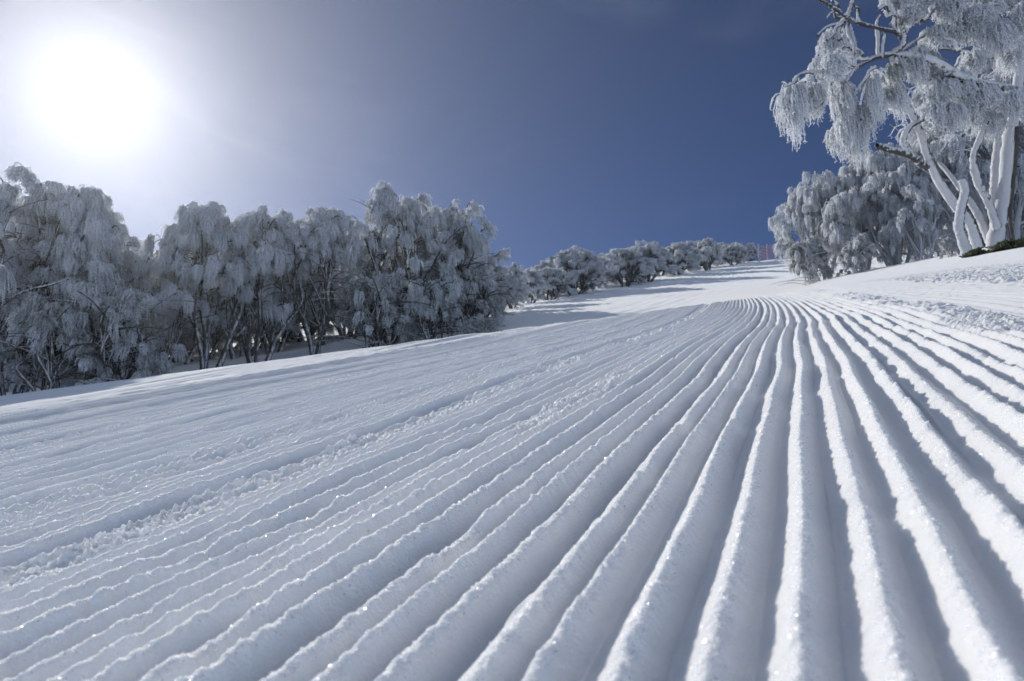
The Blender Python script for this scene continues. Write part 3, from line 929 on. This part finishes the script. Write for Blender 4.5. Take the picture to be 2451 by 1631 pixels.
POLE = mat_plain("dark_wet_wood", (0.035, 0.033, 0.032), (0.09, 0.085, 0.08), 20)


def pole():
    D = 15.0
    pts = [q5(2292, 1040, D), q5(2270, 900, D), q5(2240, 720, D), q5(2262, 450, D), q5(2285, 200, D), q5(2300, -60, D)]
    P = smooth_path(pts, 24)
    mb = MB(); V, Q = tubes((P - P[0])[None], np.linspace(.024, .05, 24)[None], 8); mb.add(V, Q)
    o = link("dark_pole", mb.mesh("dark_pole", POLE), loc=P[0])
    tag(o, "thin dark crooked wooden pole stuck in the bank beside the white trunks", "pole")


pole()

HEATH = mat_plain("heath_leaves", (0.035, 0.045, 0.02), (0.12, 0.13, 0.05), 30)


def heath(dx, d, w, h, seed, label):
    rng = np.random.RandomState(seed)
    X = (dx * D2P - IW / 2) / FPX * d
    c = ground(X, d)
    n = 900
    p = rng.normal(size=(n, 3)) * [w * .42, w * .3, 0]
    gx = p[:, 0] + X
    zz = h * np.exp(-(p[:, 0] / w) ** 2 * 2.5) * rng.rand(n)
    p[:, 2] = zz + 0.12 * p[:, 0]
    dirv = rng.normal(size=(n, 3)); dirv[:, 2] = abs(dirv[:, 2]) + .4
    dirv /= np.linalg.norm(dirv, axis=1, keepdims=True)
    L = rng.uniform(.04, .10, n)[:, None]
    P = np.stack([p, p + dirv * L * .5, p + dirv * L], 1)
    V, Q = tubes(P, np.tile([.012, .022, .004], (n, 1)), 3, rng)
    mb = MB(); mb.add(V, Q)
    o = link("heath_bush", mb.mesh("heath_bush", HEATH), loc=c)
    tag(o, label, "bush", "green heath showing through the snow of the right bank")


heath(2312, 14.2, .30, .15, 1, "largest green heath patch poking from the snow left of the dark pole")
heath(2245, 14.6, .20, .09, 2, "small green heath patch poking from the bank near the frosted shrub")
heath(2352, 14.0, .2, .13, 3, "green heath patch at the right edge by the dark pole")


def dead_bush():
    rng = np.random.RandomState(9)
    d = 22.0
    X = (1105 * D2P - IW / 2) / FPX * d
    c = ground(X, d)
    n = 420
    p = rng.normal(size=(n, 3)) * [.32, .3, 0]; p[:, 2] = rng.rand(n) * .55
    dv = rng.normal(size=(n, 3)); dv[:, 2] = abs(dv[:, 2])
    dv /= np.linalg.norm(dv, axis=1, keepdims=True)
    P = np.stack([p - dv * .1, p + dv * .08, p + dv * .2], 1)
    V, Q = tubes(P, np.tile([.014, .02, .004], (n, 1)), 3, rng)
    mb = MB(); mb.add(V, Q, rng.rand(len(V)) * .6 + .3)
    o = link("twiggy_bush", mb.mesh("twiggy_bush", RIME), loc=c)
    tag(o, "small dark twiggy bush in the shade at the right end of the left wood", "bush")


dead_bush()

# ------------------------------------------------------------------ ice haze in the air
def haze():
    lo, hi = np.full(3, 1e9), np.full(3, -1e9)
    bpy.context.view_layer.update()
    for o in SC.objects:
        if o.type == 'MESH':
            for c in o.bound_box:
                w = np.array(o.matrix_world @ Vector(c)); lo, hi = np.minimum(lo, w), np.maximum(hi, w)
    lo, hi = lo - 1.0, hi + 1.0
    print("haze box", lo, hi)
    V, Q = box_v((lo + hi) / 2, *((hi - lo) / 2))
    m = bpy.data.materials.new("haze"); m.use_nodes = True
    nt = m.node_tree; nt.nodes.clear()
    out = nt.nodes.new('ShaderNodeOutputMaterial'); pv = nt.nodes.new('ShaderNodeVolumePrincipled')
    pv.inputs['Color'].default_value = (0.95, 0.97, 1.0, 1)
    pv.inputs['Density'].default_value = 0.00044
    pv.inputs['Anisotropy'].default_value = 0.80
    nt.links.new(pv.outputs[0], out.inputs['Volume'])
    me = quad_mesh("haze", V, Q, m, smooth=False)
    tag(link("haze", me), kind='stuff')


haze()
